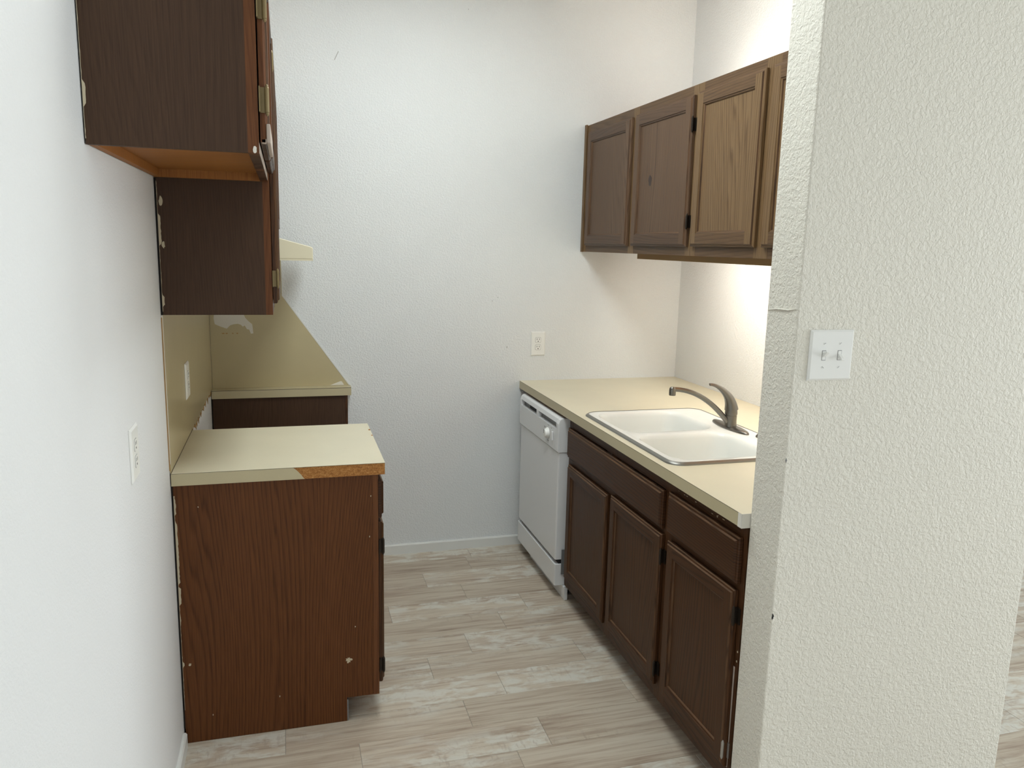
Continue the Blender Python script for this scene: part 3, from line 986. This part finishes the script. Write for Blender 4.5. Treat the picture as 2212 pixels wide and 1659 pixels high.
for yy_, zz_ in ((-2.137, 0.47), (-2.138, 0.50)):
    blob('paint_chip', (FR - 0.0001, yy_, zz_), 0, 0.003, 0.004, -0.0005, 'flake', b4)
for i in range(9):
    rr = random.Random(i)
    blob('paint_chip', (FR - 0.0001, -2.06 + 0.33 * rr.random(), 0.846 + 0.006 * rr.random()), 0, 0.008 * rr.random() + 0.002, 0.0012, -0.0004, 'flake', b4, 0.5, 8)

# sink outline
SX0, SX1, SY0, SY1 = 1.566, 2.120, -1.680, -0.848
hole = rrect(SX0 + 0.012, SX1 - 0.012, SY0 + 0.012, SY1 - 0.012, 0.05, 6)
k3 = thing('worktop', 'long beige laminate worktop holding the white sink', 'countertop', (2.0, -1.07, H - CT))
outer = [(XC, -2.1455), (W - 0.001, -2.1455), (W - 0.001, -0.001), (XC, -0.001)]
inn = [(XC + 0.001, -2.1445), (W - 0.001, -2.1445), (W - 0.001, -0.001), (XC + 0.001, -0.001)]
prism('top_sheet', outer, 2, H - 0.0012, H, 'lam', k3, holes=[hole])
prism('substrate', inn, 2, H - CT, H - 0.0025, 'pboard', k3, holes=[hole])
prism('seam', [(XC + 0.0003, -2.1452), (W - 0.001, -2.1452), (W - 0.001, -0.001), (XC + 0.0003, -0.001)], 2, H - 0.0025, H - 0.0012, 'seam', k3, holes=[hole])
box('edge_band', XC, XC + 0.0009, -2.1268, -0.001, H - CT, H - 0.0026, 'lam_shaded', k3)
box('end_cap', XC - 0.0004, XC + 0.0009, -2.1462, -2.127, H - CT - 0.001, H - 0.0005, 'paper', k3)['label'] = 'pale filled corner at the short wall'
box('end_cap', XC - 0.0004, XS + 0.004, -2.1472, -2.1456, H - CT - 0.001, H + 0.0004, 'paper', k3)
box('caulk_bead', XC + 0.004, W - 0.004, -0.004, -0.0006, H, H + 0.003, 'trim', k3)

# ------------------------------------------------------------------ sink
ZS = H + 0.009
sk = thing('kitchen_sink', 'white enamel double-bowl sink with a grey metal rim', 'sink', ((SX0 + SX1) / 2, -1.26, H))
bowls = [(SX0 + 0.034, 1.992, -1.248, SY1 - 0.036), (SX0 + 0.034, 1.992, SY0 + 0.036, -1.284)]
bm = bmesh.new()
edges = []
R0 = []
NB = 9
lp = rrect(SX0 + 0.009, SX1 - 0.009, SY0 + 0.009, SY1 - 0.009, 0.05, NB)
loops = [lp] + [rrect(*b, 0.075, NB) for b in bowls]
for L in loops:
    vs = [bm.verts.new((p[0], p[1], ZS)) for p in L]
    R0.append(vs)
    edges += [bm.edges.new((vs[i], vs[(i + 1) % len(vs)])) for i in range(len(vs))]
bmesh.ops.triangle_fill(bm, edges=edges, use_beauty=True, use_dissolve=False)
# outer turned-down lip
prev = R0[0]
L2 = [bm.verts.new((p[0], p[1], H + 0.003)) for p in rrect(SX0 + 0.006, SX1 - 0.006, SY0 + 0.006, SY1 - 0.006, 0.053, NB)]
for i in range(len(prev)):
    bm.faces.new((prev[i], prev[(i + 1) % len(prev)], L2[(i + 1) % len(prev)], L2[i]))
for bi, b in enumerate(bowls):
    prev = R0[1 + bi]
    for ins, dz, rr in ((0.002, -0.0006, 0.074), (0.006, -0.003, 0.072), (0.011, -0.009, 0.068), (0.015, -0.018, 0.064), (0.022, -0.06, 0.062), (0.03, -0.115, 0.06), (0.038, -0.145, 0.058), (0.05, -0.163, 0.052), (0.068, -0.172, 0.045), (0.12, -0.176, 0.03)):
        nx = [bm.verts.new((p[0], p[1], ZS + dz)) for p in rrect(b[0] + ins, b[1] - ins, b[2] + ins, b[3] - ins, rr, NB)]
        for i in range(len(nx)):
            bm.faces.new((prev[i], prev[(i + 1) % len(nx)], nx[(i + 1) % len(nx)], nx[i]))
        prev = nx
    bm.faces.new(prev)
finish('basin', bm, 'sink', sk, smooth=True)
bm = bmesh.new()
ra = [[bm.verts.new((p[0], p[1], z)) for p in rrect(SX0 + i, SX1 - i, SY0 + i, SY1 - i, 0.055 - i * 0.5, NB)] for i, z in ((0, H + 0.0002), (0.001, H + 0.004), (0.0045, H + 0.007), (0.0095, H + 0.0105), (0.012, H + 0.010))]
for A, B in zip(ra, ra[1:]):
    n_ = len(A)
    for i in range(n_):
        bm.faces.new((A[i], A[(i + 1) % n_], B[(i + 1) % n_], B[i]))
finish('metal_rim', bm, 'sink_ring', sk, smooth=True)
for b in bowls:
    bm = bmesh.new()
    cx_, cy_ = (b[0] + b[1]) / 2, (b[2] + b[3]) / 2
    lathe(bm, [(0.045, 0), (0.045, 0.0015), (0.04, 0.0025), (0.03, 0.001), (0.012, 0.0008)], (cx_, cy_, ZS - 0.1755), 24)
    finish('drain', bm, 'nickel', sk, smooth=True)

# ------------------------------------------------------------------ faucet
FXX, FYY = 2.050, -1.238
ZF = ZS + 0.0006
fc = thing('faucet', 'brushed nickel single-lever faucet on the back of the sink', 'faucet', (FXX, FYY, ZF))
bm = bmesh.new()
rr0 = None
for sx_, sy_, z in ((0.031, 0.128, 0), (0.031, 0.128, 0.004), (0.027, 0.124, 0.008), (0.02, 0.112, 0.0105), (0.008, 0.08, 0.0115)):
    ring = []
    for k_ in range(40):
        a = 2 * math.pi * k_ / 40
        c_, s__ = math.cos(a), math.sin(a)
        e = abs(s__) ** 1.15 * (1 if s__ >= 0 else -1)
        ring.append(bm.verts.new((FXX + sx_ * c_, FYY + sy_ * e, ZF + z)))
    if rr0:
        for k_ in range(40):
            bm.faces.new((rr0[k_], rr0[(k_ + 1) % 40], ring[(k_ + 1) % 40], ring[k_]))
    else:
        bm.faces.new(ring)
    rr0 = ring
bm.faces.new(rr0)
finish('deck_plate', bm, 'nickel', fc, smooth=True)
bm = bmesh.new()
lathe(bm, [(0.026, 0.009), (0.0245, 0.014), (0.0235, 0.03), (0.0235, 0.052), (0.0225, 0.0525), (0.0225, 0.0545), (0.0245, 0.055), (0.025, 0.062), (0.0235, 0.075), (0.021, 0.088), (0.017, 0.102), (0.008, 0.112)], (FXX, FYY, ZF), 28)
finish('body', bm, 'nickel', fc, smooth=True)


def bez(P, n):
    out = []
    for i in range(n + 1):
        t = i / n
        q = [Vector(p) for p in P]
        while len(q) > 1:
            q = [q[j].lerp(q[j + 1], t) for j in range(len(q) - 1)]
        out.append(q[0])
    return out


sp_ = bez([(FXX - 0.012, FYY, ZF + 0.022), (FXX - 0.075, FYY + 0.01, ZF + 0.10), (FXX - 0.15, FYY + 0.02, ZF + 0.158), (FXX - 0.25, FYY + 0.028, ZF + 0.158)], 18)
bm = bmesh.new()
tube(bm, sp_, [(0.0135 - 0.0025 * i / 18, 0.011 - 0.002 * i / 18) for i in range(19)], 16)
e_ = sp_[-1]
lathe(bm, [(0.0125, -0.024), (0.0135, -0.022), (0.0135, -0.004), (0.0125, 0.004), (0.008, 0.009)], e_, 18)
finish('spout', bm, 'nickel', fc, smooth=True)
hl = bez([(FXX, FYY, ZF + 0.075), (FXX - 0.004, FYY + 0.002, ZF + 0.125), (FXX - 0.03, FYY + 0.004, ZF + 0.150), (FXX - 0.07, FYY + 0.008, ZF + 0.178), (FXX - 0.098, FYY + 0.01, ZF + 0.176)], 16)
bm = bmesh.new()
tube(bm, hl, [(0.0235 * (1 - t) ** 1.3 + 0.0085, 0.0225 * (1 - t) ** 1.5 + 0.0048) for t in [i / 16 for i in range(17)]], 16)
finish('lever', bm, 'nickel', fc, smooth=True)
sy = thing('side_sprayer', 'grey metal side sprayer at the edge of the sink by the short wall', 'sprayer', (2.083, -1.405, ZF))
bm = bmesh.new()
lathe(bm, [(0.021, 0), (0.021, 0.004), (0.016, 0.01), (0.0125, 0.013)], (2.083, -1.405, ZF), 20)
finish('collar', bm, 'nickel', sy, smooth=True)
bm = bmesh.new()
lathe(bm, [(0.011, 0.013), (0.0115, 0.04), (0.014, 0.055), (0.012, 0.062), (0.004, 0.064)], (2.083, -1.405, ZF), 16)
finish('spray_head', bm, 'sink_ring', sy, smooth=True)

# ------------------------------------------------------------------ dishwasher
DX, D0, D1 = 1.520, -0.696, -0.090
dw = thing('dishwasher', 'white built-in dishwasher with a grey handle slot below the worktop', 'dishwasher', (1.8, (D0 + D1) / 2, 0))
prism('door_panel', [(DX + 0.055, D0 + 0.003), (DX + 0.055, D1 - 0.003), (DX + 0.006, D1 - 0.003), (DX + 0.002, D1 - 0.012), (DX + 0.002, D0 + 0.012), (DX + 0.006, D0 + 0.003)], 2, 0.188, 0.699, 'enamel', dw, 0.002)
# control panel with a real recess for the handle
zt_, zb_ = 0.860, 0.701
cp = [(DX + 0.055, zb_), (DX + 0.001, zb_), (DX - 0.004, zb_ + 0.006), (DX - 0.004, 0.806), (DX + 0.020, 0.806), (DX + 0.020, 0.835), (DX - 0.002, 0.835), (DX + 0.004, 0.853), (DX + 0.014, zt_), (DX + 0.055, zt_)]
# prism along y expects (x, z)
c_full = [(DX + 0.055, zb_), (DX + 0.001, zb_), (DX - 0.004, zb_ + 0.006), (DX - 0.004, 0.835), (DX + 0.004, 0.853), (DX + 0.014, zt_), (DX + 0.055, zt_)]
prism('control_panel', cp, 1, D0 + 0.034, D1 - 0.022, 'enamel', dw)
prism('panel_end', c_full, 1, D0, D0 + 0.0338, 'enamel', dw, 0.002)
prism('panel_end', c_full, 1, D1 - 0.0218, D1, 'enamel', dw, 0.002)
box('slot_back', DX + 0.016, DX + 0.0199, D0 + 0.035, D1 - 0.023, 0.8065, 0.8345, 'appl_grey', dw)
box('latch_block', DX - 0.002, DX + 0.0155, -0.395, -0.365, 0.807, 0.8345, 'enamel', dw)
box('vent_slot', DX + 0.012, DX + 0.0158, -0.345, -0.215, 0.810, 0.832, 'slot', dw)
bm = bmesh.new()
lathe(bm, [(0.026, -0.001), (0.026, -0.004), (0.021, -0.012), (0.019, -0.020), (0.012, -0.0215)], (DX - 0.004, -0.556, 0.763), 24, 'x')
kn = finish('knob', bm, 'plastic', dw, smooth=True)
box('pointer', DX - 0.0265, DX - 0.0245, -0.558, -0.554, 0.763, 0.781, 'appl_grey', kn)
box('latch_button', DX - 0.012, DX - 0.0042, -0.632, -0.618, 0.745, 0.785, 'enamel', dw, 0.002)
for i, (my, mz, mw) in enumerate(((-0.505, 0.782, 0.022), (-0.512, 0.768, 0.012), (-0.512, 0.752, 0.012), (-0.556, 0.800, 0.02), (-0.600, 0.796, 0.012), (-0.556, 0.727, 0.024))):
    box('dial_mark', DX - 0.0046, DX - 0.0041, my - mw / 2, my + mw / 2, mz - 0.0012, mz + 0.0012, 'appl_grey', dw)
prism('kick_panel', [(DX + 0.05, D0 - 0.004), (DX + 0.05, D1 + 0.004), (DX + 0.003, D1 + 0.004), (DX, D1 - 0.006), (DX, D0 + 0.006), (DX + 0.003, D0 - 0.004)], 2, 0.064, 0.168, 'enamel', dw, 0.0015)
box('door_gap', DX + 0.02, DX + 0.05, D0 + 0.004, D1 - 0.004, 0.1685, 0.1875, 'dark', dw)
box('tub', DX + 0.058, 2.1, D0 + 0.012, D1 - 0.012, 0.03, 0.856, 'appl_grey', dw)
boxes('hinge_bracket', [(DX + 0.03, DX + 0.075, D0 - 0.010, D0 - 0.005, 0.12, 0.24)], 'appl_grey', dw)
box('toe_plate', 1.560, 1.575, -0.732, -0.20, 0.002, 0.062, 'enamel', dw)
for y_ in (D1 - 0.03, D0 + 0.05):
    bm = bmesh.new()
    lathe(bm, [(0.014, 0.0005), (0.014, 0.006), (0.006, 0.007), (0.006, 0.063)], (1.60, y_, 0), 12)
    finish('leveling_foot', bm, 'bronze', dw, smooth=True)
fl = thing('filler_strip', 'narrow dark wood filler between the dishwasher and the end wall', 'filler strip', (1.6, -0.04, 0))
box('front_board', 1.585, 1.604, -0.083, -0.0135, 0.001, H - CT - 0.001, 'oak_v', fl)
box('side_board', 1.604, 2.1, -0.083, -0.068, 0.001, H - CT - 0.001, 'veneer_dark', fl)

# ------------------------------------------------------------------ wall cabinets over the sink
UF = 1.861
UZ0, UZ1 = 1.598, 2.233
UB = W - 0.003


def upper_right(label, ya, yb, stiles):
    t = thing('wall_cabinet', label, 'cabinet', (2.0, (ya + yb) / 2, UZ0))
    box('side_panel', UF + 0.0195, UB - 0.012, ya, ya + 0.014, UZ0, UZ1, 'veneer_dark', t)
    box('side_panel', UF + 0.0195, UB - 0.012, yb - 0.014, yb, UZ0, UZ1, 'veneer_dark', t)
    box('bottom_panel', UF + 0.02, UB - 0.012, ya + 0.0145, yb - 0.0145, UZ0 + 0.012, UZ0 + 0.026, 'orange', t)
    box('top_panel', UF + 0.02, UB - 0.012, ya + 0.0145, yb - 0.0145, UZ1 - 0.016, UZ1, 'orange', t)
    box('back_panel', UB - 0.0115, UB, ya, yb, UZ0 + 0.004, UZ1, 'backboard', t)
    lst = [(UF, UF + 0.019, a_, b__, UZ0, UZ1, 0) for a_, b__ in stiles]
    st = sorted(stiles)
    for (a0, a1), (q0, q1) in zip(st, st[1:]):
        for r0_, r1_ in ((UZ0, UZ0 + 0.042), (UZ1 - 0.045, UZ1)):
            lst.append((UF + 0.0003, UF + 0.0187, a1, q0, r0_, r1_, 1))
    boxes('face_frame', lst, ['oak_uv', 'oak_uh'], t)
    return t


u1 = upper_right('brown oak wall cabinet with a knotted door in the far corner over the sink worktop', -1.164, -0.001, [(-1.164, -1.125), (-0.645, -0.585), (-0.06, -0.001)])
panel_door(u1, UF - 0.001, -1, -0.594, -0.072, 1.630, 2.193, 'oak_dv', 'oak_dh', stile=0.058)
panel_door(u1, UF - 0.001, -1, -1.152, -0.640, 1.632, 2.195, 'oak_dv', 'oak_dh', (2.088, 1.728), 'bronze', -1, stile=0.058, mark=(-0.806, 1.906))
box('scribe_strip', UF - 0.008, UF - 0.0005, -0.026, -0.001, UZ0 - 0.001, UZ1 + 0.004, 'oak_uv', u1)
u2 = upper_right('brown oak wall cabinet partly hidden behind the short wall', -2.146, -1.166, [(-2.146, -2.1), (-1.68, -1.60), (-1.205, -1.166)])
panel_door(u2, UF - 0.001, -1, -1.618, -1.186, 1.634, 2.200, 'oak_uv', 'oak_uh', stile=0.058)
panel_door(u2, UF - 0.001, -1, -2.12, -1.660, 1.634, 2.200, 'oak_uv', 'oak_uh', stile=0.058)

# strip lamp screwed under the cabinets, its opaque front turned to the room, its open side to the wall
LX, LY0, LY1 = 1.955, -2.10, -0.49
lt = thing('under_cabinet_lamp', 'slim tan strip lamp under the wall cabinets lighting the wall behind the sink', 'lamp', (LX + 0.02, (LY0 + LY1) / 2, UZ0))
prism('housing', [(LX, 1.573), (LX + 0.008, 1.573), (LX + 0.008, 1.586), (LX + 0.05, 1.592), (LX + 0.05, UZ0 + 0.003), (LX, UZ0 + 0.003)], 1, LY0, LY1, 'backboard', lt)
box('end_cap', LX + 0.008, LX + 0.045, LY1 - 0.004, LY1 - 0.0002, 1.574, 1.590, 'backboard', lt)
bm = bmesh.new()
tube(bm, [Vector((LX + 0.026, LY0 + 0.02, 1.5825)), Vector((LX + 0.026, LY1 - 0.02, 1.5825))], [0.0055, 0.0055], 12)
finish('tube', bm, 'diffuser_warm', lt, smooth=True)
lo = area('under_cabinet_glow', (LX + 0.036, (LY0 + LY1) / 2, 1.578), (LX + 0.036 + 0.8, (LY0 + LY1) / 2, 1.578 - 0.5), 0.02, LY1 - LY0 - 0.1, LAMP_DOWN, LAMP_COL)
orient(lo, Vector((0.93, 0, -0.36)))

# the same lamp lying on top of the cabinets, hidden by their upper rail
TZ = UZ1 + 0.001
lu = thing('cabinet_top_lamp', 'slim strip lamp lying on top of the wall cabinets, lighting the wall above', 'lamp', (2.05, (LY0 + LY1) / 2, TZ))
prism('housing', [(2.02, TZ), (2.08, TZ), (2.08, TZ + 0.006), (2.03, TZ + 0.012), (2.03, TZ + 0.028), (2.02, TZ + 0.028)], 1, LY0, LY1, 'backboard', lu)
bm = bmesh.new()
tube(bm, [Vector((2.052, LY0 + 0.02, TZ + 0.02)), Vector((2.052, LY1 - 0.02, TZ + 0.02))], [0.0055, 0.0055], 12)
finish('tube', bm, 'diffuser_warm', lu, smooth=True)
lo = area('cabinet_top_glow', (2.066, (LY0 + LY1) / 2, TZ + 0.026), (3, 0, 3), 0.02, LY1 - LY0 - 0.1, LAMP_UP, LAMP_COL)
orient(lo, Vector((0.75, 0, 0.65)))

# ceiling lamp of the kitchen, above the picture
cl = thing('ceiling_light', 'white box ceiling lamp with a flat diffuser over the kitchen aisle', 'lamp', (0.93, -1.45, CEIL))
box('housing', 0.63, 1.23, -2.07, -0.83, CEIL - 0.05, CEIL - 0.0005, 'trim', cl)
box('diffuser', 0.65, 1.21, -2.05, -0.85, CEIL - 0.085, CEIL - 0.0502, 'diffuser', cl)
M['diffuser'].node_tree.nodes['Principled BSDF'].inputs['Emission Strength'].default_value = 12.8
